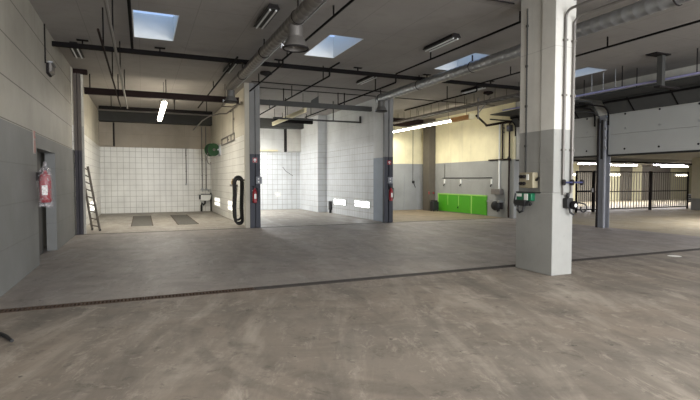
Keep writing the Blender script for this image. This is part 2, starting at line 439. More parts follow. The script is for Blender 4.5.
# power box with switches
t = thing('power_box', 'beige switch box on the left face of the big pillar', 'switch box', (6.2, 6.55, 1.46))
MB().box(6.13, 6.25, 6.37, 6.69, 1.46, 1.73).build('housing', 'beige', t, bevel=.012)
for y, z in ((6.64, 1.66), (6.64, 1.54), (6.56, 1.54), (6.56, 1.66)):
    MB().lathe([(.03, 0), (.03, .03), (.022, .04)], (6.13, y, z), (-1, 0, 0), 14).build('socket', 'dark_steel', t)
MB().box(6.118, 6.132, 6.46, 6.51, 1.6, 1.7).build('label_plate', 'white_plastic', t)
MB().tube([(6.2, 6.4, 1.6), (6.2, 6.35, 1.6), (6.2, 6.31, 1.64)], .02, 8).build('lever', 'black', t)
# green socket unit with black hose
t = thing('socket_unit', 'green and white compressed air socket below the beige box on the big pillar', 'socket', (6.2, 6.6, 1.05))
MB().box(6.15, 6.24, 6.42, 6.78, 1.24, 1.37).build('body', 'socket_green', t, bevel=.012)
MB().box(6.14, 6.152, 6.5, 6.58, 1.25, 1.36).build('white_marking', 'white_plastic', t)
MB().box(6.14, 6.152, 6.65, 6.76, 1.31, 1.36).build('white_marking', 'white_plastic', t)
MB().box(6.12, 6.24, 6.55, 6.8, 1.15, 1.25).tube([(6.16, 6.45, 1.2), (6.12, 6.42, 1.18), (6.12, 6.39, 1.2)], .03, 8).build('valve_block', 'black', t, bevel=.01)
MB().tube([(6.14, 6.72, 1.15), (6.12, 6.72, 1.08), (6.12, 6.66, 1.03), (6.14, 6.6, 1.06), (6.16, 6.6, 1.15)], .02, 8).build('hose_stub', 'black', t)
MB().tube([(6.2, 6.86, 1.36), (6.17, 6.86, 1.2), (6.18, 6.84, 1.13), (6.2, 6.8, 1.18)], .012, 8).build('cable', 'black', t)
# valve group on the front face
t = thing('valve_manifold', 'blue handled shut off valves across the pipes on the front of the big pillar', 'valve', (6.6, 6.0, 1.48))
MB().tube([(6.43, 5.97, 1.56), (6.86, 5.97, 1.56)], .016, 10).build('cross_pipe', 'blue', t)
for x in (6.43, 6.62, 6.84):
    MB().lathe([(.02, -.05), (.034, -.03), (.034, .03), (.02, .05)], (x, 5.985, 1.56), (0, 0, 1), 12).build('valve_body', 'dark_steel', t)
MB().tube([(6.43, 6.0, 1.52), (6.43, 6.0, 1.36), (6.58, 6.0, 1.36), (6.62, 6.0, 1.4), (6.62, 6.0, 1.52)], .016, 8).build('return_pipe', 'dull_galv', t)
t = thing('hose_coupling', 'black hose coupling with round gauge low on the front of the big pillar', 'coupling', (6.6, 5.97, 1.0))
MB().box(6.46, 6.6, 5.93, 6.03, 1.13, 1.3).build('block', 'black', t, bevel=.015)
MB().lathe([(.07, 0), (.075, .03), (.05, .06)], (6.58, 5.93, 1.18), (0, -1, 0), 18).build('gauge', 'black_steel', t)
MB().lathe([(.03, 0), (.03, .005)], (6.58, 5.868, 1.18), (0, -1, 0), 14).build('gauge_face', 'white_plastic', t)
MB().tube([(6.62, 5.95, 1.2), (6.72, 5.93, 1.22), (6.83, 5.93, 1.2)] + arc((6.83, 5.93, 1.13), .07, 90, -200, 9, 'xz'), .013, 8).build('hose_loop', 'black', t)
MB().tube([(6.54, 5.96, 1.13), (6.55, 5.95, 1.06), (6.62, 5.94, 1.02)], .018, 8).build('hose_stub', 'black', t)
MB().lathe([(.02, 0), (.03, .02), (.03, .07), (.02, .08)], (6.52, 5.98, 1.3), (0, 0, 1), 12).build('cap', 'black', t)

# ------------------------------------------------------------------ floor drain
for a, b, lab in ((XL+.02, -1.42, 'short rusty drain grate at the foot of the left wall'),
                  (-1.41, .0, 'long rusty drain grate in the floor, second from the left wall'),
                  (.01, 1.5, 'long rusty drain grate in the floor, third from the left wall')):
    t = thing('drain_grate', lab, 'grate', ((a+b)/2, 7.05, -.03), 'drain grates')
    m = MB().box(a, b, 6.955, 6.985, -.03, .004).box(a, b, 7.115, 7.145, -.03, .004)
    m.build('frame', 'rust', t)
    m = MB(); n = int((b-a)/.045)
    for k in range(n):
        x = a + (k+.5)*(b-a)/n; m.box(x-.011, x+.011, 6.985, 7.115, -.025, .002)
    m.build('slats', 'rust', t)
t = thing('slot_drain', 'long dark slot drain crossing the hall floor past the big pillar', 'drain', (7.8, 7.05, -.03))
MB().box(1.51, XR, 6.955, 7.03, -.03, .003).build('edge_rail', 'slot', t)
MB().box(1.51, XR, 7.07, 7.145, -.03, .003).build('edge_rail', 'slot', t)
struct('trim_11', MB().box(XL-.5, XR, 6.95, 7.15, -.2, -.08), 'pit')

# ------------------------------------------------------------------ steel posts of the bay fronts
def cpost(name, lab, x0, x1, mat, top, grp='steel posts of the bay fronts'):
    t = thing(name, lab, 'post', ((x0+x1)/2, YF, 0), grp)
    w = (x1-x0)
    MB().prism([(x0, YF-.02), (x0+w*.44, YF-.02), (x0+w*.44, YF+.05), (x0+w*.56, YF+.05), (x0+w*.56, YF-.02), (x1, YF-.02), (x1, YF+.12), (x0, YF+.12)], 'z', 0, top).build('shaft', mat, t)
    return t
t = cpost('steel_post', 'dark brown steel post at the end of the left wall', XL+.02, XL+.2, 'post_brown', 4.68)
MB().box(XL, XL+.38, YF-.06, YF+.16, 4.68, 4.8).build('head_plate', 'rail_brown', t)
t = cpost('steel_post', 'grey steel post between the two tiled bays', 3.29, 3.64, 'post_grey', H)
t = cpost('steel_post', 'grey steel post between the bright white bay and the yellow bay', 8.3, 8.66, 'post_grey', H)
struct('trim_12', MB().box(3.14, 3.29, YF, YF+.12, 0, H), 'beige_wall')
struct('trim_13', MB().box(XL, XL+.02, YF-.3, YF, 2.46, H), 'bay_side')
struct('trim_14', MB().box(XL+.2, XL+.26, YF+.1, YF+.16, 0, H), 'bay_side')

def extinguisher(x, y, z, lab, side=(0,-1)):
    """small red extinguisher hung on a post; z = its foot"""
    t = thing('fire_extinguisher', lab, 'fire extinguisher', (x, y, z), 'fire extinguishers on the bay posts')
    MB().lathe([(.055, 0), (.075, .02), (.075, .36), (.06, .42), (.025, .46), (.025, .49)], (x, y, z), (0,0,1), 18).build('cylinder', 'red', t)
    MB().box(x-.02, x+.02, y-.02, y+.02, z+.49, z+.53).tube([(x, y, z+.53), (x-.09, y-.02, z+.56)], .012, 8).build('handle', 'black', t)
    MB().tube([(x+.03, y, z+.51), (x+.11, y-.01, z+.46), (x+.115, y-.01, z+.2), (x+.08, y-.03, z+.08)], .014, 8).build('hose', 'black', t)
    MB().box(x-.035, x+.035, y-.082, y-.07, z+.14, z+.30).build('label_plate', 'white_plastic', t)
    MB().box(x-.07, x+.07, y+.06, y+.09, z+.05, z+.42).build('bracket', 'galv', t)
    return t
ex = extinguisher(3.43, YF-.11, .84, 'red fire extinguisher on the post between the two tiled bays')
copy_thing(ex, (5.1, 0, -.02), 'red fire extinguisher on the post beside the yellow bay')
def sign(x, lab):
    t = thing('fire_sign', lab, 'sign', (x, YF-.03, 2.17), 'red signs on the bay posts')
    MB().box(x-.075, x+.075, YF-.035, YF-.02, 2.18, 2.34).build('plate', 'red', t)
    m = MB().tube(arc((x, YF-.038, 2.26), .035, 200, -20, 8, 'xz'), .011, 6)
    m.box(x-.01, x+.01, YF-.042, YF-.034, 2.2, 2.29)
    m.build('white_symbol', 'white_plastic', t); return t
sg = sign(3.46, 'red square sign on the post between the two tiled bays')
copy_thing(sg, (5.04, 0, -.01), 'red square sign on the post beside the yellow bay')
def cbox(x, z, lab):
    t = thing('control_box', lab, 'switch box', (x, YF-.06, z), 'door control boxes')
    MB().box(x-.1, x+.1, YF-.1, YF-.02, z, z+.24).build('housing', 'grey_steel', t, bevel=.012)
    for k, mt in enumerate(('white_plastic', 'white_plastic')):
        MB().lathe([(.026, 0), (.026, .02), (.018, .026)], (x-.02, YF-.1, z+.07+k*.1), (0,-1,0), 12).build('button', mt, t)
    return t
cb = cbox(3.58, 1.47, 'grey door control box on the post between the two tiled bays')
copy_thing(cb, (4.94, 0, .0), 'grey door control box on the post beside the yellow bay')

# ------------------------------------------------------------------ left wall items
t = thing('wall_lamp', 'small dark wall lamp high on the left wall', 'lamp', (XL, 12.05, 3.78))
MB().box(XL, XL+.05, 11.85, 12.25, 3.82, 4.05).build('back_plate', 'dark_steel', t, bevel=.01)
MB().prism([(XL+.05, 3.84), (XL+.11, 3.88), (XL+.11, 4.04), (XL+.05, 4.06)], 'y', 11.85, 12.25).build('housing', 'dull_galv', t, bevel=.01)
MB().box(XL+.04, XL+.13, 11.8, 12.3, 4.04, 4.07).build('hood', 'galv', t)
tag(MB().tube([(XL+.012, 11.72, 4.8), (XL+.012, 11.72, 4.0)], .014, 8).build('conduit', 'dark_steel'), 'short dark conduit above the small lamp on the left wall', 'pipe')
t = thing('wall_sign', 'narrow faded red extinguisher sign on the left wall beside the doorway', 'sign', (XL, 10.42, 2.0))
MB().box(XL, XL+.012, 10.33, 10.5, 2.08, 2.5).build('plate', 'sign_plate', t)
m = MB().box(XL+.012, XL+.016, 10.39, 10.46, 2.1, 2.32).box(XL+.012, XL+.016, 10.36, 10.49, 2.36, 2.4).tube([(XL+.016, 10.49, 2.48), (XL+.016, 10.37, 2.48), (XL+.016, 10.36, 2.4)], .008, 6)
m.build('red_symbol', 'faded_red', t)
# bagged extinguisher
bx, by, bz = XL+.14, 10.55, 1.14
t = thing('bagged_extinguisher', 'red fire extinguisher wrapped in a clear plastic bag beside the left doorway', 'fire extinguisher', (bx, by, bz))
MB().lathe([(.08, .0), (.098, .03), (.098, .44), (.08, .52), (.035, .56), (.03, .6)], (bx, by, bz+.04), (0,0,1), 20).build('cylinder', 'red', t)
MB().box(bx-.03, bx+.03, by-.02, by+.02, bz+.62, bz+.67).build('valve', 'black', t)
MB().box(bx-.04, bx+.05, by-.105, by-.094, bz+.18, bz+.36).build('label_plate', 'white_plastic', t)
m = MB(); N = 26; prof = [(.03, .80), (.035, .72), (.1, .66), (.125, .55), (.128, .35), (.125, .12), (.14, .02), (.15, -.04)]
rings = []
for r, h in prof:
    rg = []
    for k in range(N):
        a = 2*PI*k/N; rr = r*(1 + .07*math.sin(5*a + h*9) + .05*math.sin(9*a+2))
        rg.append(m.bm.verts.new((bx + math.cos(a)*rr*.9, by + math.sin(a)*rr*1.15, bz + h + (.03*math.sin(3*a) if h < 0 else 0))))
    rings.append(rg)
for A, B in zip(rings, rings[1:]):
    for k in range(N): m.bm.faces.new((A[k], A[(k+1) % N], B[(k+1) % N], B[k]))
m.build('plastic_bag', 'bag', t)
MB().box(XL, bx, by-.02, by+.02, bz+.45, bz+.6).build('bracket', 'dark_steel', t)
tag(MB().tube([(-1.55, 6.15, .02), (-1.36, 5.93, .02), (-1.28, 5.79, .025), (-1.2, 5.63, .02)], [.02, .02, .02, .016], 8).build('cable', 'black'),
    'end of a black cable lying on the floor at the left edge', 'cable')

# ------------------------------------------------------------------ ceiling fluorescents
def lamp(x, y0, y1, z, lab, grp, tube, housing='rail_grey', w=.12, ntube=2, reflector='rail_grey', z_top=None, n_seg=1):
    t = thing('ceiling_light', lab, 'ceiling light', (x, (y0+y1)/2, z), grp)
    MB().prism([(x-w, z+.04), (x+w, z+.04), (x+w*.6, z+.12), (x-w*.6, z+.12)], 'y', y0, y1).build('housing', housing, t)
    if reflector:
        MB().box(x-w*.96, x+w*.96, y0+.01, y1-.01, z+.032, z+.04).build('reflector', reflector, t)
    for k in range(ntube):
        xx = x + (k-(ntube-1)/2)*w*.95
        for q in range(n_seg):
            a = y0 + (y1-y0)*q/n_seg + .03; b = y0 + (y1-y0)*(q+1)/n_seg - .03
            MB().tube([(xx, a, z+.012), (xx, b, z+.012)], .019, 8).build('tube', tube, t)
    if z_top:
        for y in (y0+.25, y1-.25):
            MB().tube([(x, y, z+.12), (x, y, z_top)], .008, 6).build('suspension_rod', 'dark_steel', t)
    return t
OFF = 'unlit fluorescent fittings on the hall ceiling'
l0 = lamp(2.25, 8.76, 9.95, 4.68, 'unlit twin fluorescent fitting above the round duct near the top edge', OFF, 'tube_off', 'dark_steel')
for x, y, lab in ((6.36, 8.92, 'unlit twin fluorescent fitting on the ceiling between the middle skylight and the pillar'),
                  (6.5, 13.2, 'unlit twin fluorescent fitting behind the dark rail, right of the middle skylight'),
                  (2.3, 13.2, 'unlit twin fluorescent fitting behind the dark rail, beside the left duct'),
                  (-1.41, 12.95, 'unlit twin fluorescent fitting next to the left wall'),
                  (10.6, 13.25, 'unlit twin fluorescent fitting left of the pillar, far from the camera')):
    copy_thing(l0, (x-2.25, y-8.76, 0), lab)
HALL = 'added fluorescent fittings over the unseen front of the hall'  # unseen fittings, added to brighten the hall
k = 0
for y in (-7.2, -3.6, -.2, 3.4):
    for x in (.2, 4.2, 8.2, 12.2):
        if k == 0: h0 = lamp(x, y, y+1.5, 4.2, 'added twin fluorescent fitting lighting the unseen front half of the hall', HALL, 'tube_fill', z_top=H); hx, hy = x, y
        else: copy_thing(h0, (x-hx, y-hy, 0), 'added twin fluorescent fitting lighting the unseen front half of the hall')
        k += 1
def row(x, y0, y1, z, lab, tube, n, mat='white_plastic', r=.06):
    """row of open diffuser lamps hung end to end"""
    t = thing('light_row', lab, 'ceiling light', (x, (y0+y1)/2, z), 'bay light rows')
    MB().box(x-.04, x+.04, y0, y1, z+.1, z+.17).build('housing', mat, t)
    for q in range(n):
        a = y0 + (y1-y0)*q/n + .02; b = y0 + (y1-y0)*(q+1)/n - .02
        MB().tube([(x, a, z+.05), (x, b, z+.05)], r, 10).build('tube', tube, t)
    for y in (y0+.3, (y0+y1)/2, y1-.3):
        MB().tube([(x, y, z+.17), (x, y, H-.002)], .008, 6).build('suspension_rod', 'dark_steel', t)
    return t
row(.7, 16.78, 21.4, 4.02, 'lit fluorescent row hanging in the left tiled bay', 'tube_warm', 3, r=.085)
row(5.5, 16.9, 21.7, 4.05, 'unlit yellowed fluorescent row hanging in the bright white bay', 'cream_plastic', 3, 'cream_plastic', .05)
row(4.0, 22.4, 25.2, 4.05, 'added unseen fluorescent row lighting the left side of the bright white bay', 'tube_fill', 2)  # hidden row, added to brighten the white bay
row(11.85, 16.85, 22.2, 4.0, 'long lit fluorescent row along the yellow bay', 'tube_line', 4, r=.038)
t = thing('light_cover', 'raw wood coloured unlit end section of the yellow bay light row', 'light cover', (11.85, 16.2, 3.98))
MB().prism([(11.74, 4.0), (11.96, 4.0), (11.93, 4.16), (11.77, 4.16)], 'y', 15.6, 16.82).build('cover', 'wood', t)
MB().box(11.73, 11.97, 15.56, 15.62, 3.98, 4.18).build('end_cap', 'cream_plastic', t)
MB().tube([(11.85, 15.9, 4.16), (11.85, 15.9, H)], .008, 6).build('suspension_rod', 'dark_steel', t)

# ------------------------------------------------------------------ hanging rails and pipes
def hangers(m, pts):
    for x, y, z in pts:
        m.box(x-.012, x+.012, y-.012, y+.012, z, H); m.box(x-.1, x+.1, y-.03, y+.03, H-.03, H)
    return m
t = thing('ceiling_rail', 'long dark rail crossing the hall under the ceiling behind the skylights', 'rail', (6, 12.75, 4.6))
MB().box(XL, 13.9, 12.66, 12.76, 4.6, 4.7).build('rail', 'black_steel', t)
for x in (-1.2, .45, 3.4, 5.7, 8.0, 10.4, 13.0):
    MB().box(x-.015, x+.015, 12.69, 12.73, 4.7, H).box(x-.12, x+.12, 12.66, 12.76, H-.02, H).build('hanger', 'black_steel', t)

def crossbeam(lab, x0, x1, y, z, h, mat, hang, d=.1):
    t = thing('hanging_rail', lab, 'rail', ((x0+x1)/2, y, z), 'rails hanging in the bays')
    MB().box(x0, x1, y-d/2, y+d/2, z, z+h).build('rail', mat, t)
    for x in hang:
        MB().box(x-.014, x+.014, y-.014, y+.014, z+h, H).build('hanger', 'black_steel', t)
    return t
t = crossbeam('thick brown rail across the front of the left tiled bay', -1.55, 3.05, 16.65, 4.19, .19, 'rail_brown', (-1.4, .75, 2.6), .14)
MB().tube([(2.55, 16.6, 4.2), (2.62, 17.6, 4.2), (3.0, 17.6, 4.2), (3.05, 16.7, 4.2)], .02, 6).build('end_frame', 'alu', t)
crossbeam('thinner dark rail further back in the left tiled bay', -1.42, 2.62, 20.0, 4.2, .12, 'black_steel', (-1.0, 1.2, 2.4))
crossbeam('grey rail across the front of the bright white bay', 3.75, 8.0, 16.6, 4.19, .17, 'rail_grey', (4.6, 6.9), .12)
t = crossbeam('thin grey pipe rail further back in the bright white bay', 4.7, 8.44, 18.5, 3.97, .06, 'rail_grey', (5.2, 7.2), .06)
MB().box(8.38, 8.44, 18.47, 18.53, 3.97, 4.25).build('wall_bracket', 'rail_grey', t)
crossbeam('short dark duct rail at the rear of the bright white bay', 5.8, 7.7, 22.6, 4.33, .25, 'black_steel', (6.2, 7.4), .2)
tag(MB().prism([(5.62, 4.38), (5.92, 4.38), (5.92, 4.64), (5.64, 4.46)], 'y', 16.66, 16.68).tube([(5.9, 16.67, 4.6), (5.9, 16.67, H)], .008, 6).build('hanging_plate', 'rail_grey'),
    'small grey plate hanging above the rail of the bright white bay', 'plate')

PG = 'thin dark pipes under the hall ceiling'
def ypipe(x, y0, ystep, y1, za, zb, lab, r=.024, mat='black_steel'):
    t = thing('ceiling_pipe', lab, 'pipe', (x, (y0+y1)/2, zb), PG)
    if ystep is None: pts = [(x, y0, za), (x, y1, za)]
    else: pts = [(x, y0, za), (x, ystep-.03, za), (x, ystep, za-.03), (x, ystep, zb+.03), (x, ystep+.03, zb), (x, y1, zb)]
    MB().tube(pts, r, 8).build('pipe_run', mat, t)
    y = y0 + 1.2
    while y < y1:
        z = za if (ystep is None or y < ystep) else zb
        MB().box(x-.012, x+.012, y-.012, y+.012, z, H).build('hanger', 'black_steel', t)
        y += 3.1
    return t
ypipe(3.28, 1.0, 11.9, 15.9, 4.6, 4.5, 'thin dark pipe right of the left round duct')
ypipe(2.18, 12.0, None, 21.0, 4.58, 4.58, 'thin dark pipe left of the left round duct, running into the left bay')
ypipe(4.72, 11.7, 12.4, 22.0, 4.62, 4.42, 'thin dark stepped pipe running into the bright white bay, left of two')
ypipe(6.65, 3.0, 12.2, 20.5, 4.6, 4.36, 'long thin dark stepped pipe passing left of the big pillar into the white bay')
ypipe(9.62, 3.5, 12.4, 16.9, 4.57, 4.36, 'long thin dark stepped pipe passing behind the big pillar to the yellow bay')
ypipe(-.42, 2.0, None, 18.3, 4.05, 4.05, 'thin pale pipe hanging under the ceiling towards the left bay', .026, 'dull_galv')
ypipe(-.62, 9.0, None, 18.2, 4.06, 4.06, 'thin brown pipe hanging beside the pale pipe at the left', .02, 'rail_brown')
ypipe(-.16, 5.0, None, 12.66, 4.72, 4.72, 'dark conduit on the ceiling left of the first skylight', .03, 'black_steel')
def xpipe(x0, x1, y, z, lab, r=.014):
    tag(MB().tube([(x0, y, z), (x1, y, z)], r, 8).build('ceiling_conduit', 'dark_steel'), lab, 'pipe', 'thin conduits across the ceiling')
xpipe(3.3, 8.3, 15.75, H-.014, 'thin conduit on the ceiling in front of the bays, nearer of two')
xpipe(3.5, 13.9, 16.7, H-.014, 'thin conduit on the ceiling above the bays, farther of two')
xpipe(5.3, 6.24, 7.0, H-.014, 'short conduit on the ceiling meeting the top of the big pillar')
for x, y, lab, mt in ((3.43, 14.3, 'round dark ceiling detector above the post between the tiled bays', 'dark_steel'),
                      (11.6, 14.3, 'round reddish ceiling detector left of the big pillar', 'rail_brown')):
    t = thing('ceiling_detector', lab, 'detector', (x, y, 4.7), 'round ceiling detectors')
    MB().lathe([(.08, 0), (.17, .03), (.18, .07), (.15, .1)], (x, y, 4.7), (0,0,1), 20).build('body', mt, t)
    MB().lathe([(.04, -.03), (.06, 0)], (x, y, 4.7), (0,0,1), 14).build('sensor', 'black', t)

# ------------------------------------------------------------------ exhaust extraction ducts
def duct(x, z, y0, y1, r, lab, mat):
    t = thing('exhaust_duct', lab, 'duct', (x, (y0+y1)/2, z), 'round extraction ducts')
    m = MB(); pts = []; rad = []; y = y0
    while y < y1:
        pts += [(x, y, z), (x, y+.17, z), (x, y+.185, z), (x, y+.2, z)]; rad += [r, r, r*1.045, r*1.045]; y += .215
    pts.append((x, y1, z)); rad.append(r)
    m.tube(pts, rad, 20).build('pipe_run', mat, t)
    yy = y0 + 1.0
    while yy < y1:
        MB().tube(arc((x, yy, z), r*1.03, 0, 360, 20, 'xz')[:-1], .014, 6, True).box(x-.014, x+.014, yy-.014, yy+.014, z+r, H).build('hanger', 'dark_steel', t)
        yy += 2.6
    return t
d1 = duct(2.60, 4.5, -3, 15.55, .118, 'dull round extraction duct over the left part of the hall', 'dull_galv')
MB().box(2.725, 2.75, -3, 15.2, 4.44, 4.47).build('edge_strip', 'galv', d1)
d2 = duct(7.84, 4.5, 1.5, 15.5, .132, 'bright ribbed round extraction duct passing behind the big pillar', 'galv')
def nozzle(x, y, zt, zb, r, lab, mat):
    t = thing('exhaust_nozzle', lab, 'nozzle', (x, y, zb), 'extraction nozzles')
    h = zt-zb
    MB().lathe([(r*.62, h), (r*.62, h*.56), (r*.7, h*.55), (r*.7, h*.5), (r*.66, h*.49), (r*.72, h*.4), (r*.82, h*.34), (r*1.0, h*.12), (r*1.05, .03), (r*1.05, 0), (r*.9, 0), (r*.6, h*.3)], (x, y, zb), (0,0,1), 24).build('bell', mat, t)
    MB().tube(arc((x, y, zb), r*1.06, 0, 360, 24, 'xy')[:-1], .018, 6, True).build('rim', 'dark_steel', t)
    MB().tube([(x-r, y, zb+.02), (x-r*1.25, y, zb+.06), (x-r*1.25, y, zb-.02)], .015, 6).build('latch', 'galv', t)
    return t
nozzle(2.62, 8.62, 4.42, 4.0, .215, 'pale bell shaped nozzle hanging from the left duct near the top', 'dull_galv')
nozzle(2.60, 15.5, 4.4, 4.04, .19, 'dark bell shaped nozzle at the far end of the left duct', 'nozzle_grey')
nozzle(7.84, 15.45, 4.39, 4.04, .19, 'dark bell shaped nozzle at the far end of the ribbed duct', 'nozzle_grey')

# ------------------------------------------------------------------ recessed wall lamps of the tiled bays
def wlamp(x, y0, y1, z0, z1, face, lab, pane, first=None):
    """face = +1: shines towards +x"""
    t = thing('recessed_wall_lamp', lab, 'wall lamp', (x, (y0+y1)/2, z0), 'low wall lamps of the tiled bays')
    a, b = (x, x+.03) if face > 0 else (x-.03, x); w = .05
    MB().box(a, b, y0-w, y1+w, z1, z1+w).box(a, b, y0-w, y1+w, z0-w, z0).box(a, b, y0-w, y0, z0, z1).box(a, b, y1, y1+w, z0, z1).build('frame', 'white_plastic', t)
    pa, pb = (x+.002, x+.014) if face > 0 else (x-.014, x-.002)
    MB().box(pa, pb, y0, y1, z0, z1).build('pane', pane, t)
    q0, q1 = (x+.014, x+.02) if face > 0 else (x-.02, x-.014); zm = (z0+z1)/2
    MB().box(q0, q1, y0, y1, zm-.035, zm+.02).build('bar', 'white_plastic', t)
    return t
wlamp(8.45, 20.15, 21.55, .47, .68, -1, 'bright low wall lamp in the white bay, farther of two', 'lamp_pane')
wlamp(8.45, 17.65, 19.1, .48, .70, -1, 'bright low wall lamp in the white bay, nearer of two', 'lamp_pane')
wlamp(3.55, 17.7, 19.1, .44, .72, 1, 'added unseen low wall lamp on the left wall of the white bay, nearer of two', 'lamp_pane')  # unseen left-wall pair, added for more light in this bay
wlamp(3.55, 20.6, 22.0, .44, .72, 1, 'added unseen low wall lamp on the left wall of the white bay, farther of two', 'lamp_pane')
wlamp(3.28, 22.7, 24.4, .40, .75, -1, 'low wall lamp in the left tiled bay near its far right corner', 'lamp_pane_dim')
wlamp(3.28, 18.5, 20.4, .40, .75, -1, 'low wall lamp in the left tiled bay behind the black hoses', 'lamp_pane_dim')
wlamp(XL, 20.1, 22.6, .40, .78, 1, 'low wall lamp on the left wall of the tiled bay behind the ladder', 'lamp_pane_dim')

# ------------------------------------------------------------------ left bay contents
t = thing('ladder', 'narrow grey aluminium ladder leaning on the left wall of the tiled bay', 'ladder', (-1.4, 17.2, 0))
R0, R1 = (Vector((-1.49, 17.45, .02)), Vector((-1.775, 17.5, 2.16))), (Vector((-1.24, 17.0, .02)), Vector((-1.54, 17.02, 2.02)))
for a_, b_ in (R0, R1): MB().tube([a_, b_], .034, 8).build('rail', 'alu', t)
for k in range(9):
    f = .06 + k*.11
    MB().tube([R0[0].lerp(R0[1], f), R1[0].lerp(R1[1], f)], .02, 8).build('rung', 'alu', t)
for q in (R0, R1): MB().tube([q[0]-Vector((0,0,.02)), q[0]+Vector((0,0,.05))], .034, 8).build('rubber_foot', 'black', t)
tag(MB().box(XL, XL+.04, 18.0, 18.1, 0, 1.6).build('upright_strip', 'dark_steel'), 'upright dark strip on the left wall of the tiled bay behind the ladder', 'rail')  # plain dark strip set upright on the wall
for x0, lab in ((-.35, 'long dark pit cover in the tiled bay floor, left one'), (1.18, 'long dark pit cover in the tiled bay floor, right one')):
    t = thing('pit_cover', lab, 'pit cover', (x0+.33, 20.8, 0), 'pit covers')
    m = MB()
    for k in range(10): m.box(x0, x0+.66, 18.3+k*.5, 18.3+k*.5+.485, 0, .012)
    m.build('slabs', 'mat_cover', t)
    MB().box(x0-.03, x0, 18.27, 23.33, 0, .015).box(x0+.66, x0+.69, 18.27, 23.33, 0, .015).build('frame', 'rust', t)
# wash point on the back wall
t = thing('wash_basin', 'white wall basin with black trap in the far right corner of the tiled bay', 'basin', (2.95, 25.5, .05))
m = MB().prism([(2.66, .62), (2.72, .55), (3.1, .55), (3.18, .62), (3.22, .84), (2.62, .84)], 'y', 25.34, 25.7)
m.build('bowl', 'white_plastic', t, bevel=.02)
MB().box(2.6, 3.24, 25.32, 25.7, .84, .88).build('rim', 'white_plastic', t)
MB().box(2.62, 2.7, 25.3, 25.34, .62, .86).box(2.7, 3.24, 25.3, 25.33, .86, .9).build('edge_strip', 'black', t)
MB().tube([(2.93, 25.5, .55), (2.93, 25.5, .42), (2.86, 25.52, .34), (2.78, 25.55, .42), (2.76, 25.58, .3), (2.76, 25.6, 0.0)], .05, 10).build('trap', 'black', t)
MB().tube([(2.7, 25.62, 1.1), (3.22, 25.62, 1.1)], .022, 8).tube([(2.8, 25.62, 1.1), (2.8, 25.5, 1.1), (2.8, 25.45, 1.02)], .02, 8).tube([(3.1, 25.62, 1.1), (3.1, 25.5, 1.1), (3.1, 25.45, 1.02)], .02, 8).build('tap', 'galv', t)
MB().tube([(3.23, 25.6, .02), (3.23, 25.6, .95)], .03, 8).build('drain_pipe', 'dark_steel', t)
for x, zt, zb, lab in ((2.82, 4.3, 1.12, 'thin pale pipe dropping to the wash basin, left of two'), (3.02, 4.3, 1.12, 'thin pale pipe dropping to the wash basin, right of two'),
                       (2.05, 3.17, 1.34, 'thin pale pipe on the tiled back wall ending in mid air')):
    t = thing('wall_pipe', lab, 'pipe', (x, 25.67, zb), 'pipes on the tiled back wall')
    MB().tube([(x, 25.67, zb), (x, 25.67, zt)], .022, 8).build('pipe_run', 'dull_galv', t)
    MB().lathe([(.045, 0), (.045, .06), (.03, .09)], (x, 25.66, zb), (0,0,1), 12).build('valve', 'galv', t)
    for z in (zb+.7, zb+1.5): MB().box(x-.04, x+.04, 25.66, 25.7, z-.015, z+.015).build('clamp', 'dull_galv', t)
# green hose reel on the right wall
t = thing('hose_reel', 'green hose reel on the right wall of the tiled bay', 'hose reel', (2.95, 22.6, 2.65))
MB().lathe([(.29, -.17), (.29, -.14), (.20, -.13), (.22, 0), (.20, .13), (.29, .14), (.29, .17)], (2.93, 22.6, 2.96), (.35,-.94,0), 28).build('drum', 'green', t)
MB().lathe([(.24, -.1), (.25, 0), (.24, .1)], (2.93, 22.6, 2.96), (.35,-.94,0), 24).build('hose_coil', 'black', t)
MB().lathe([(.05, -.22), (.06, .2), (.04, .22)], (2.93, 22.6, 2.96), (.35,-.94,0), 14).build('hub', 'dull_galv', t)
MB().box(2.93, 3.28, 22.5, 22.7, 2.94, 3.0).box(3.22, 3.28, 22.4, 22.8, 2.7, 3.2).build('bracket', 'galv', t)
MB().tube([(2.72, 22.5, 2.8), (2.68, 22.45, 2.55), (2.72, 22.45, 2.36), (2.82, 22.45, 2.3), (2.84, 22.45, 2.4)], .022, 8).build('hose_end', 'dull_galv', t)
t = thing('pipe_loop', 'pale pipe loop on the wall right of the green hose reel', 'pipe frame', (3.26, 20.2, 3.1))
MB().tube([(3.24, 21.8, 3.12), (3.24, 18.7, 3.12), (3.24, 18.7, 3.38), (3.24, 21.8, 3.38)], .028, 8, True).build('loop', 'dull_galv', t)
MB().tube([(3.24, 18.9, 3.38), (3.24, 18.9, 4.3)], .02, 8).tube([(3.24, 20.2, 3.12), (3.24, 20.2, 3.38)], .02, 8).tube([(3.24, 19.4, 3.12), (3.24, 19.4, 3.38)], .02, 8).build('riser', 'dull_galv', t)
MB().box(3.22, 3.28, 18.86, 18.94, 3.9, 3.96).box(3.22, 3.28, 20.16, 20.24, 3.22, 3.28).build('clamp', 'dull_galv', t)
t = thing('supply_pipe', 'pale pipe running high along the right wall of the tiled bay', 'pipe', (3.2, 21, 4.2))
MB().tube([(2.4, 25.5, 4.1), (2.4, 21.6, 4.12), (2.6, 20.6, 4.22), (2.95, 20.4, 4.3), (3.2, 20.2, 4.3), (3.2, 17.0, 4.3)], .026, 8).build('pipe', 'dull_galv', t)
for y in (17.6, 19.5): MB().box(3.18, 3.28, y-.02, y+.02, 4.28, 4.33).build('clamp', 'dull_galv', t)
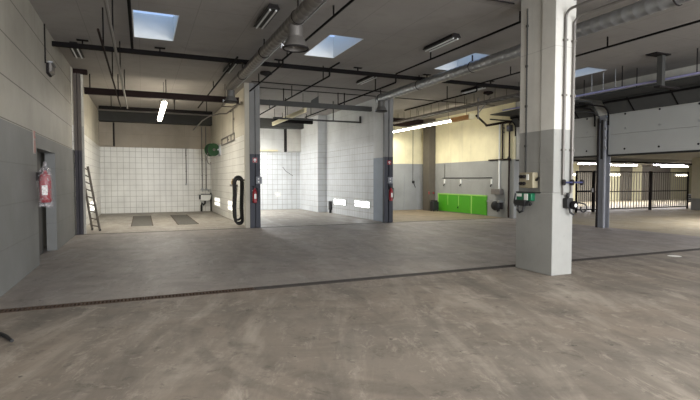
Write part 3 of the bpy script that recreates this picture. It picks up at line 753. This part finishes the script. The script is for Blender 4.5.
# black hoses hanging on the right wall
t = thing('hose_bundle', 'thick black hoses hanging in long loops beside the bay post', 'hose', (3.12, 16.95, .05))
for k, (y, x0, x1, zb, zt, r) in enumerate(((16.95, 2.93, 3.20, .10, 1.72, .042), (17.04, 2.91, 3.18, .2, 1.68, .04), (16.87, 2.95, 3.21, .06, 1.64, .036))):
    xc = (x0+x1)/2; R = (x1-x0)/2
    pts = arc((xc, y, zt-R), R, 0, 180, 8, 'xz') + [(x0+.02, y+.03, zt*.66), (x0-.01, y+.02, zt*.4)] + arc((xc, y, zb+R), R*.92, 180, 360, 8, 'xz') + [(x1-.03, y-.02, zt*.4), (x1-.01, y-.01, zt*.66)]
    MB().tube(pts, r, 10, True).build('hose', 'black', t)
MB().tube([(3.28, 16.95, 1.6), (3.06, 16.95, 1.6), (3.02, 16.95, 1.66)], .025, 8).build('hook', 'dark_steel', t)
t = thing('wall_tap', 'small brass and steel tap on the wall left of the black hoses', 'tap', (3.2, 18.6, .9))
MB().tube([(3.25, 18.6, .9), (3.25, 18.6, 1.42)], .03, 8).build('pipe', 'galv', t)
MB().box(3.1, 3.28, 18.25, 18.95, 1.36, 1.43).build('shelf', 'dull_galv', t)
MB().lathe([(.05, 0), (.06, .1), (.03, .16), (.03, .22)], (3.18, 18.75, 1.43), (0,0,1), 12).build('tap_body', 'brass', t)
MB().tube([(3.18, 18.35, 1.43), (3.18, 18.35, 1.52), (3.1, 18.35, 1.56)], .02, 8).build('tap_lever', 'dark_steel', t)

# ------------------------------------------------------------------ white bay contents
m = MB(); random.seed(7); pl = []
for k in range(44):
    a_ = 2*PI*k/44; q = random.uniform(.75, 1.0) if k % 2 else random.uniform(.2, .5)
    pl.append((6.78 + math.cos(a_)*q*.29, .82 + math.sin(a_)*q*.26))
m.prism(pl, 'y', 25.697, 25.7)
tag(m.build('paint_splash', 'white_plastic'), 'white paint splash low on the tiled back wall of the white bay', 'paint splash')
tag(MB().tube([(7.05, 25.69, 2.3), (7.2, 25.69, 2.1), (7.62, 25.69, 1.82)], .012, 6).build('wall_cable', 'rail_grey'), 'thin grey cable slanting across the tiled back wall of the white bay', 'cable')
t = thing('wall_heater', 'small black device standing in the corner of the white bay beside the wall lamps', 'device', (8.34, 21.95, 0))
MB().box(8.34, 8.44, 21.85, 22.1, .15, .58).build('body', 'black', t, bevel=.02)
MB().box(8.36, 8.44, 21.95, 22.05, 0, .15).build('foot', 'black', t)

# ------------------------------------------------------------------ yellow bay contents
tag(MB().box(13.76, 14.15, 21.6, 22.2, 0, H).build('corner_pillar', 'corner_paint', bevel=.01), 'slim dark grey brown pillar in the corner of the yellow bay', 'pillar')
t = thing('wall_board', 'bright lime green board low on the right wall of the yellow bay', 'board', (14.12, 19.4, 0))
MB().box(14.115, 14.15, 17.42, 21.28, .03, .86).build('panel', 'lime', t)
MB().box(14.1, 14.15, 17.42, 21.28, .86, .92).build('top_rail', 'lime_edge', t)
for y in (18.5, 21.26): MB().box(14.105, 14.15, y-.035, y+.035, .03, .88).build('joint_strip', 'lime_edge', t)
for y in (19.5, 20.4): MB().box(14.11, 14.116, y-.02, y+.02, .35, .84).build('joint_strip', 'lime_edge', t)
MB().box(14.108, 14.116, 19.52, 19.6, .22, .3).build('notch', 'dark_steel', t)
t = thing('tool_rail', 'thin dark rail with three pale hooks above the lime green board', 'rail', (14.12, 19, 1.25))
MB().tube([(14.13, 20.9, 1.7), (14.13, 17.1, 1.7)], .016, 8).tube([(14.13, 20.72, 1.7), (14.13, 20.72, 2.4)], .01, 8).build('rail', 'dark_steel', t)
for y in (20.72, 19.36, 17.12):
    h = MB().box(14.1, 14.15, y-.03, y+.03, 1.42, 1.64).build('hook', 'white_plastic', t)
    MB().tube([(14.12, y, 1.42), (14.08, y, 1.32), (14.05, y, 1.34)], .022, 8).build('clip', 'dark_steel', h)
t = thing('service_unit', 'black and silver service unit with hose on the wall right of the lime board', 'service unit', (14.05, 16.7, .3))
MB().box(13.95, 14.15, 16.38, 16.95, .98, 1.22).build('box', 'dull_galv', t, bevel=.015)
MB().box(13.9, 14.15, 16.35, 17.15, .64, .72).build('shelf', 'galv', t)
MB().lathe([(.16, 0), (.2, .04), (.2, .14), (.12, .18)], (14.0, 16.62, .5), (-1,-.5,0), 18).build('hose_drum', 'black', t)
MB().tube([(14.0, 16.5, .5), (13.95, 16.4, .3), (13.98, 16.55, .26), (14.05, 16.6, .45)], .03, 8).build('hose', 'black', t)
MB().tube([(14.12, 16.62, 1.22), (14.12, 16.62, 4.0)], .04, 8).build('supply_pipe', 'white_plastic', t)
MB().box(14.0, 14.15, 16.4, 16.8, .35, .64).build('bracket', 'dark_steel', t)
PB = 'dark pipes at the front of the yellow bay'
for y, zt, zb, lab in ((16.4, 4.0, 2.45, 'dark pipe dropping from the cable tray, left of two at the yellow bay'), (15.98, 4.0, .02, 'dark pipe dropping from the cable tray to the floor at the bay edge')):
    t = thing('drop_pipe', lab, 'pipe', (14.08, y, zb), PB)
    MB().tube([(14.09, y, zb), (14.09, y, zt)], .036, 8).build('pipe_run', 'rail_brown', t)
    for z in (zt-.2, (zt+zb)/2+.4): MB().box(14.08, 14.16, y-.05, y+.05, z-.02, z+.02).build('clamp', 'dark_steel', t)
t = thing('pipe_bridge', 'short dark level pipe on the yellow wall joining the drop pipes', 'pipe', (14.08, 16.6, 2.45), PB)
MB().tube([(14.1, 17.3, 2.47), (14.1, 15.9, 2.47)], .03, 8).build('pipe_run', 'rail_brown', t)
MB().lathe([(.05, 0), (.06, .04), (.03, .1)], (14.08, 16.0, 2.48), (0,0,1), 12).build('valve', 'black', t)
tag(MB().tube([(14.1, 17.5, 4.02), (14.1, 15.85, 4.02)], .05, 8).tube([(14.1, 17.45, 4.02), (12.1, 15.6, 4.12)], .045, 8).build('pipe_branch', 'rail_brown'), 'dark branching pipe under the ceiling at the yellow bay corner', 'pipe')
t = thing('junction_block', 'black valve block on the dark pipe high at the pillar edge', 'valve', (14.05, 15.9, 3.6))
MB().box(13.98, 14.15, 15.84, 16.06, 3.62, 3.88).build('block', 'black', t, bevel=.02)
MB().box(13.95, 13.98, 15.88, 16.0, 3.72, 3.8).build('handle', 'blue', t)
t = thing('wall_socket', 'small black socket with cable on the back wall of the yellow bay', 'socket', (13.4, 22.56, 1.4))
MB().box(13.33, 13.45, 22.52, 22.6, 1.42, 1.56).build('body', 'black', t, bevel=.01)
MB().tube([(13.42, 22.54, 1.42), (13.46, 22.53, 1.3), (13.52, 22.55, 1.2)], .014, 6).build('cable', 'black', t)
tag(MB().tube([(13.37, 22.585, 1.56), (13.37, 22.585, 4.4)], .014, 8).build('conduit', 'rail_grey'), 'thin grey conduit above the small socket in the yellow bay', 'pipe')
tag(MB().tube([(12.85, 22.585, 0.02), (12.85, 22.585, 1.9)], .016, 8).build('conduit', 'wall_grey_x'), 'pale conduit low on the back wall of the yellow bay', 'pipe')
t = thing('floor_machine', 'small black machine on the floor in front of the slim corner pillar', 'machine', (13.75, 21.1, 0))
MB().box(13.6, 13.95, 20.95, 21.25, .06, .5).build('body', 'black', t, bevel=.03)
MB().box(13.64, 13.9, 20.98, 21.22, .5, .56).build('lid', 'dark_steel', t, bevel=.015)
for x in (13.66, 13.89):
    for y in (20.99, 21.21): MB().lathe([(.03, 0), (.03, .06)], (x, y, 0), (0,0,1), 10).build('foot', 'black', t)
t = thing('warning_clip', 'small red fittings on the slim corner pillar', 'fitting', (13.66, 21.4, .8))
MB().box(13.73, 13.78, 21.56, 21.62, .86, 1.0).build('body', 'red', t, bevel=.01)
MB().box(14.0, 14.07, 21.56, 21.6, .88, .96).build('plate', 'red', t)
# cable tray along the right side
t = thing('cable_tray', 'long wire cable tray hanging left of the big pillar towards the yellow bay', 'cable tray', (11.5, 16, 4.38))
TY = 11.7
for x in (11.35, 11.63): MB().box(x, x+.02, TY, 21.5, 4.38, 4.46).build('side_rail', 'dull_galv', t)
k = 0; y = TY+.1
while y < 21.5:
    MB().box(11.37, 11.63, y-.012, y+.012, 4.385, 4.41).build('rung', 'dull_galv', t); y += .33
MB().tube([(11.45, TY, 4.435), (11.45, 21.5, 4.435)], .025, 8).build('cable', 'black', t)
MB().tube([(11.55, TY, 4.44), (11.55, 21.5, 4.44)], .03, 8).build('cable', 'black', t)
for k in range(17):
    y = TY+.2 + k*.58
    MB().tube([(11.36, y, 4.46), (11.36, y, H)], .008, 6).build('hanger', 'dark_steel', t)
tag(MB().tube([(12.1, 15.5, 3.98), (12.1, 15.5, H)], .035, 8).tube([(12.1, 15.5, 4.2), (12.45, 15.2, H)], .022, 8).build('bracket_post', 'dull_galv'), 'pale braced bracket hanging from the ceiling at the end of the yellow bay light row', 'bracket')

# ------------------------------------------------------------------ right wall: door post, sectional doors
t = thing('steel_post', 'dark grey steel post between the two raised sectional doors', 'post', (XR, 11.6, 0), 'steel posts of the garage doors')
PX = XR-.06
MB().box(PX, PX+.03, 11.45, 11.76, 0, 3.72).box(PX+.03, PX+.21, 11.59, 11.62, 0, 3.72).box(PX+.21, PX+.24, 11.45, 11.76, 0, 3.72).build('shaft', 'grey_steel', t)
for y in (11.48, 11.73): MB().box(PX-.04, PX, y-.03, y+.03, 0.0, 3.66).build('guide_rail', 'grey_steel' if y < 11.6 else 'dark_steel', t)
MB().box(PX-.02, PX, 11.57, 11.63, 2.3, 3.6).build('cable_cover', 'black', t)
for z in (2.62, 2.95, 3.25, 3.55): MB().box(PX-.05, PX-.01, 11.40, 11.45, z, z+.08).build('hinge', 'galv', t)
def secdoor(n, y0, y1):
    m = MB(); x = XR+.0
    for z in (2.44, 3.095): m.box(x, x+.05, y0, y1, z, z+.647)
    d = struct('door_%d' % n, m, 'door_panel')
    MB().box(x-.005, x+.055, y0, y1, 2.38, 2.44).build('seal', 'black', d)
    MB().prism([(x, 3.76), (x+.05, 3.76), (x-.32, 4.2), (x-.36, 4.17)], 'y', y0, y1).build('curved_panel', 'rail_grey', d)
    MB().box(x-1.35, x-.36, y0, y1, 4.19, 4.23).build('horizontal_panel', 'rail_grey', d)
    m = MB(); y = y0 + .8
    while y < y1-.3:
        m.prism([(x-.012, 3.76), (x, 3.76), (x-.36, 4.165), (x-.372, 4.16)], 'y', y-.02, y+.02); y += 1.35
    m.build('panel_rib', 'black_steel', d)
    y = y0 + .45
    while y < y1-.2:
        for z in (2.6, 3.25, 3.71):
            MB().lathe([(.03, 0), (.03, .012), (.02, .018)], (x, y, z), (-1,0,0), 10).build('bolt', 'dark_steel' if (z < 3 or z > 3.5) else 'galv', d)
        y += 1.12
    MB().tube([(x-.4, y0+.1, 4.1), (x-.4, y1-.1, 4.1)], .035, 10).build('shaft', 'black_steel', d)
    for yy in (y0+.06, y1-.06):
        MB().tube([(x-.1, yy, 3.4), (x-.1, yy, 3.7)] + [(x-.1-.3*(1-math.cos(math.radians(a))), yy, 3.7+.3*math.sin(math.radians(a))) for a in (20,40,60,80,90)] + [(x-1.4, yy, 4.02)], .028, 8).build('track', 'black_steel', d)
    return d
secdoor(2, 11.8, 15.7)
secdoor(3, 7.0, 11.4)
tag(MB().tube([(PX-.03, 11.66, 3.5), (PX-.04, 11.7, 3.72), (PX-.2, 11.8, 3.86), (PX-.7, 12.0, 3.9), (PX-1.3, 12.4, 3.95)], .022, 8).build('cable_loom', 'black'), 'black cable loom bending off the top of the garage door post', 'cable')
for x, z, r, mt, lab in ((13.05, 4.24, .025, 'galv', 'pale straight pipe above the raised garage doors, nearer the wall'),
                         (12.45, 4.2, .03, 'blue', 'skylight-tinted straight pipe above the raised garage doors, further from the wall')):
    t = thing('ceiling_pipe', lab, 'pipe', (x, 11, z), 'pipes above the garage doors')
    ye = 15.5 if mt == 'galv' else 14.5
    MB().tube([(x, 6.5, z), (x, ye, z)], r, 10).build('pipe_run', 'pale_pipe' if mt == 'galv' else 'skylit_pipe', t)
    for y in (7.6, 9.6, 11.4, 13.4): MB().box(x-.01, x+.01, y-.01, y+.01, z, H).build('hanger', 'dark_steel', t)
t = thing('track_support', 'grey steel support hanging from the ceiling at the right edge', 'support', (12.25, 8.35, 4.0))
MB().box(12.18, 12.3, 8.28, 8.42, 4.0, 4.77).build('upright', 'rail_grey', t)
MB().box(11.85, 12.4, 8.2, 8.5, 4.77, H).build('head_plate', 'dark_steel', t)
MB().box(12.1, 12.9, 8.27, 8.43, 3.96, 4.0).build('foot_bar', 'dark_steel', t)
for k, y in enumerate((9.95, 10.35, 10.75)):
    t = thing('hanging_rod', ('pale threaded rod hanging from the ceiling right of the fourth skylight, nearest of three', 'pale threaded rod hanging right of the fourth skylight, middle of three', 'pale threaded rod hanging right of the fourth skylight, farthest of three')[k], 'rod', (12.62, y, 4.28), 'threaded rods')
    MB().tube([(12.62, y, 4.3), (12.62, y, H)], .012, 8).build('rod', 'galv', t)
    MB().lathe([(.03, 0), (.03, .03)], (12.62, y, 4.28), (0,0,1), 8).build('nut', 'galv', t)
tag(MB().lathe([(.13, 0), (.12, .003)], (10.28, 6.62, 0), (0,0,1), 18).build('floor_patch', 'white_plastic'), 'small white patch on the floor in front of the drain at the right', 'patch')

# ------------------------------------------------------------------ garage contents
GL = 'lit lamps on the garage ceiling'
def glamp(x0, x1, y, lab, z=2.6):
    t = thing('garage_light', lab, 'ceiling light', ((x0+x1)/2, y, z), GL)
    MB().box(x0, x1, y-.12, y+.12, z+.06, 2.776).build('housing', 'white_plastic', t)
    MB().box(x0+.02, x1-.02, y-.09, y+.09, z, z+.06).build('tube', 'tube_garage', t)
    return t
glamp(25.3, 28.1, 22.4, 'lit garage lamp just left of the grey door post')
glamp(29.6, 32.2, 23.6, 'lit garage lamp just right of the grey door post')
glamp(32.3, 35.3, 22.3, 'lit garage lamp above the right fence panel, nearer of two')
glamp(35.8, 38.8, 24.2, 'lit garage lamp above the right fence panel, farther of two')
glamp(18.0, 20.5, 8.0, 'lit garage lamp hidden behind the raised door at the right')
glamp(26.0, 28.5, 8.0, 'lit garage lamp deep on the right side of the garage')
glamp(19.0, 21.5, 10.0, 'lit garage lamp above the floor in front of the fence gate')
glamp(31.0, 33.0, 13.0, 'lit garage lamp in the middle of the right side of the garage')
for x0, x1, lab in ((28.1, 29.2, 'bright strip on the garage back wall left of the post'), (32.4, 33.6, 'bright strip on the garage back wall right of the post'), (40.0, 41.6, 'bright strip on the garage back wall near the white column')):
    t = thing('wall_bright_strip', lab, 'wall lamp', ((x0+x1)/2, 25.9, 1.9), 'bright strips on the garage back wall')  # plain emissive strips set on the back wall
    MB().box(x0, x1, 25.9, 26, 1.9, 2.08).build('housing', 'white_plastic', t)
    MB().box(x0+.04, x1-.04, 25.87, 25.9, 1.92, 2.06).build('tube', 'strip_far', t)
def fence(x0, x1, y, h, lab, step=.15, r=.016, mat='galv', posts=True, sheet=False):
    t = thing('bar_fence', lab, 'fence', ((x0+x1)/2, y, 0), 'steel bar fence panels')
    m = MB(); n = int((x1-x0)/step)
    for k in range(1, n):
        x = x0 + (x1-x0)*k/n; m.box(x-r, x+r, y-.01, y+.01, .12, h-.04)
    m.build('bars', mat, t)
    for z in (.1, h*.48, h-.06): MB().box(x0, x1, y-.02, y+.02, z, z+.05).build('rail', 'dark_steel', t)
    for x in (x0, x1): MB().box(x-.035, x+.035, y-.035, y+.035, 0, h+.02).build('post', 'dark_steel', t)
    return t
fence(20.75, 24.86, 17.4, 2.05, 'pale barred fence panel behind the grey door post', .2, .024, 'bar_grey')
fence(24.96, 28.0, 17.4, 2.05, 'dark close barred fence panel right of the pale one', .17, .035, 'bar_grey')
t = thing('fence_gate', 'dark framed fence gate left of the grey door post', 'gate', (20.1, 17.4, 0))
MB().box(19.5, 19.57, 17.36, 17.44, 0, 2.05).box(20.62, 20.69, 17.36, 17.44, 0, 2.05).box(19.57, 20.62, 17.37, 17.43, 1.98, 2.05).box(19.57, 20.62, 17.37, 17.43, .1, .16).box(19.57, 20.62, 17.37, 17.43, 1.0, 1.08).build('frame', 'black_steel', t)
m = MB()
for k in range(7): m.box(19.65+k*.14, 19.665+k*.14, 17.39, 17.41, .16, 1.98)
m.build('bars', 'black_steel', t)
MB().box(20.5, 20.62, 17.33, 17.37, 1.0, 1.2).build('lock', 'galv', t)
tag(MB().box(23.6, 24.05, 21.8, 22.3, 0, 2.35).build('garage_pillar', 'column_garage', bevel=.02), 'slim white garage pillar seen just right of the big hall pillar', 'pillar')
tag(MB().box(27.0, 28.9, 15.9, 16.6, 0, 2.78).build('garage_pillar', 'column_garage', bevel=.02), 'broad white garage column with grey foot at the right edge', 'pillar')
t = thing('ceiling_beam', 'pale garage ceiling beam above the fence', 'beam', (28, 18.6, 2.5))
MB().box(15, 46, 18.5, 18.8, 2.62, 2.78).build('beam', 'garage_ceiling', t)
tag(MB().tube([(15, 17.0, 2.55), (46, 20.5, 2.55)], .05, 8).build('garage_pipe', 'dark_steel'), 'dark pipe slanting along the garage ceiling', 'pipe')
t = thing('pallet_stack', 'low stack of grey pallets behind the fence at the right', 'pallet', (36.6, 22, 0))
for k in range(4):
    m = MB(); z = k*.15
    for y in (21.6, 22.0, 22.4): m.box(36.1, 37.3, y-.05, y+.05, z, z+.1)
    for q in range(6): m.box(36.1+q*.22, 36.25+q*.22, 21.5, 22.5, z+.1, z+.13)
    m.build('pallet_layer', 'rail_grey', t)

# ------------------------------------------------------------------ light
w = bpy.data.worlds.new('sky'); S.world = w; w.use_nodes = True
nt = w.node_tree; bg = nt.nodes['Background']
bg.inputs[0].default_value = (.50, .68, 1.0, 1); bg.inputs[1].default_value = .85

def area(name, loc, sx, sy, power, color=(1,.97,.92), rot=(0,0,0)):
    l = bpy.data.lights.new(name, 'AREA'); l.shape = 'RECTANGLE'; l.size = sx; l.size_y = sy
    l.energy = power; l.color = color
    o = bpy.data.objects.new(name, l); COL.objects.link(o); o.location = loc; o.rotation_euler = rot
    return o
for y in (-7.2, -3.6, -.2, 3.4):
    for x in (.2, 4.2, 8.2, 12.2): area('hall_fill_light', (x, y+.75, 4.15), .3, 1.5, 22 if y > 0 else 45)  # fill that goes with the added hall fittings
# added fill light at two invented gates behind the camera
for x in (2.7, 9.7): area('gate_fill', (x, YB-.1, 2.05), 4.9, 3.8, 1250, (.95, .97, 1), (PI/2, 0, 0))
area('bay_row_light', (.7, 19, 3.94), .2, 4.8, 165, (1, .95, .86))
area('white_bay_fill', (4.0, 23.8, 4.0), .2, 2.8, 330, (.97, .98, 1))  # fill that goes with the added hidden row
area('yellow_bay_light', (11.85, 19.5, 3.95), .2, 5.3, 180, (1, .95, .85))
for x, y in ((26.7, 22.4), (30.9, 23.6), (33.8, 22.3), (19.3, 8), (27.2, 8), (20.2, 10), (32, 13)):
    area('garage_lamp_light', (x, y, 2.55), 2.4, .2, 165, (.98, .96, 1))

# ------------------------------------------------------------------ camera
f = 484.0; vpx, hy = 142.0, 180.0
yaw = math.atan2(350-vpx, math.hypot(f, 200-hy)); pit = math.atan2(200-hy, f)
fw = Vector((math.sin(yaw)*math.cos(pit), math.cos(yaw)*math.cos(pit), -math.sin(pit)))
rt = Vector((math.cos(yaw), -math.sin(yaw), 0)); up = rt.cross(fw)
cam = bpy.data.cameras.new('camera'); co = bpy.data.objects.new('camera', cam); COL.objects.link(co)
cam.sensor_fit = 'HORIZONTAL'; cam.sensor_width = 36; cam.lens = f/700*36; cam.clip_end = 300; cam.clip_start = .05
co.matrix_world = Matrix(((rt.x, up.x, -fw.x, 0), (rt.y, up.y, -fw.y, 0), (rt.z, up.z, -fw.z, 1.6), (0,0,0,1)))
S.camera = co

S.view_settings.view_transform = 'Standard'; S.view_settings.look = 'None'
S.view_settings.exposure = 0.35; S.view_settings.gamma = 1.0; S.view_settings.use_curve_mapping = False
S.cycles.use_denoising = True
S.cycles.max_bounces = 8; S.cycles.diffuse_bounces = 5
S.cycles.sample_clamp_indirect = 6
for o in S.objects:
    if '_o' in o: del o['_o']
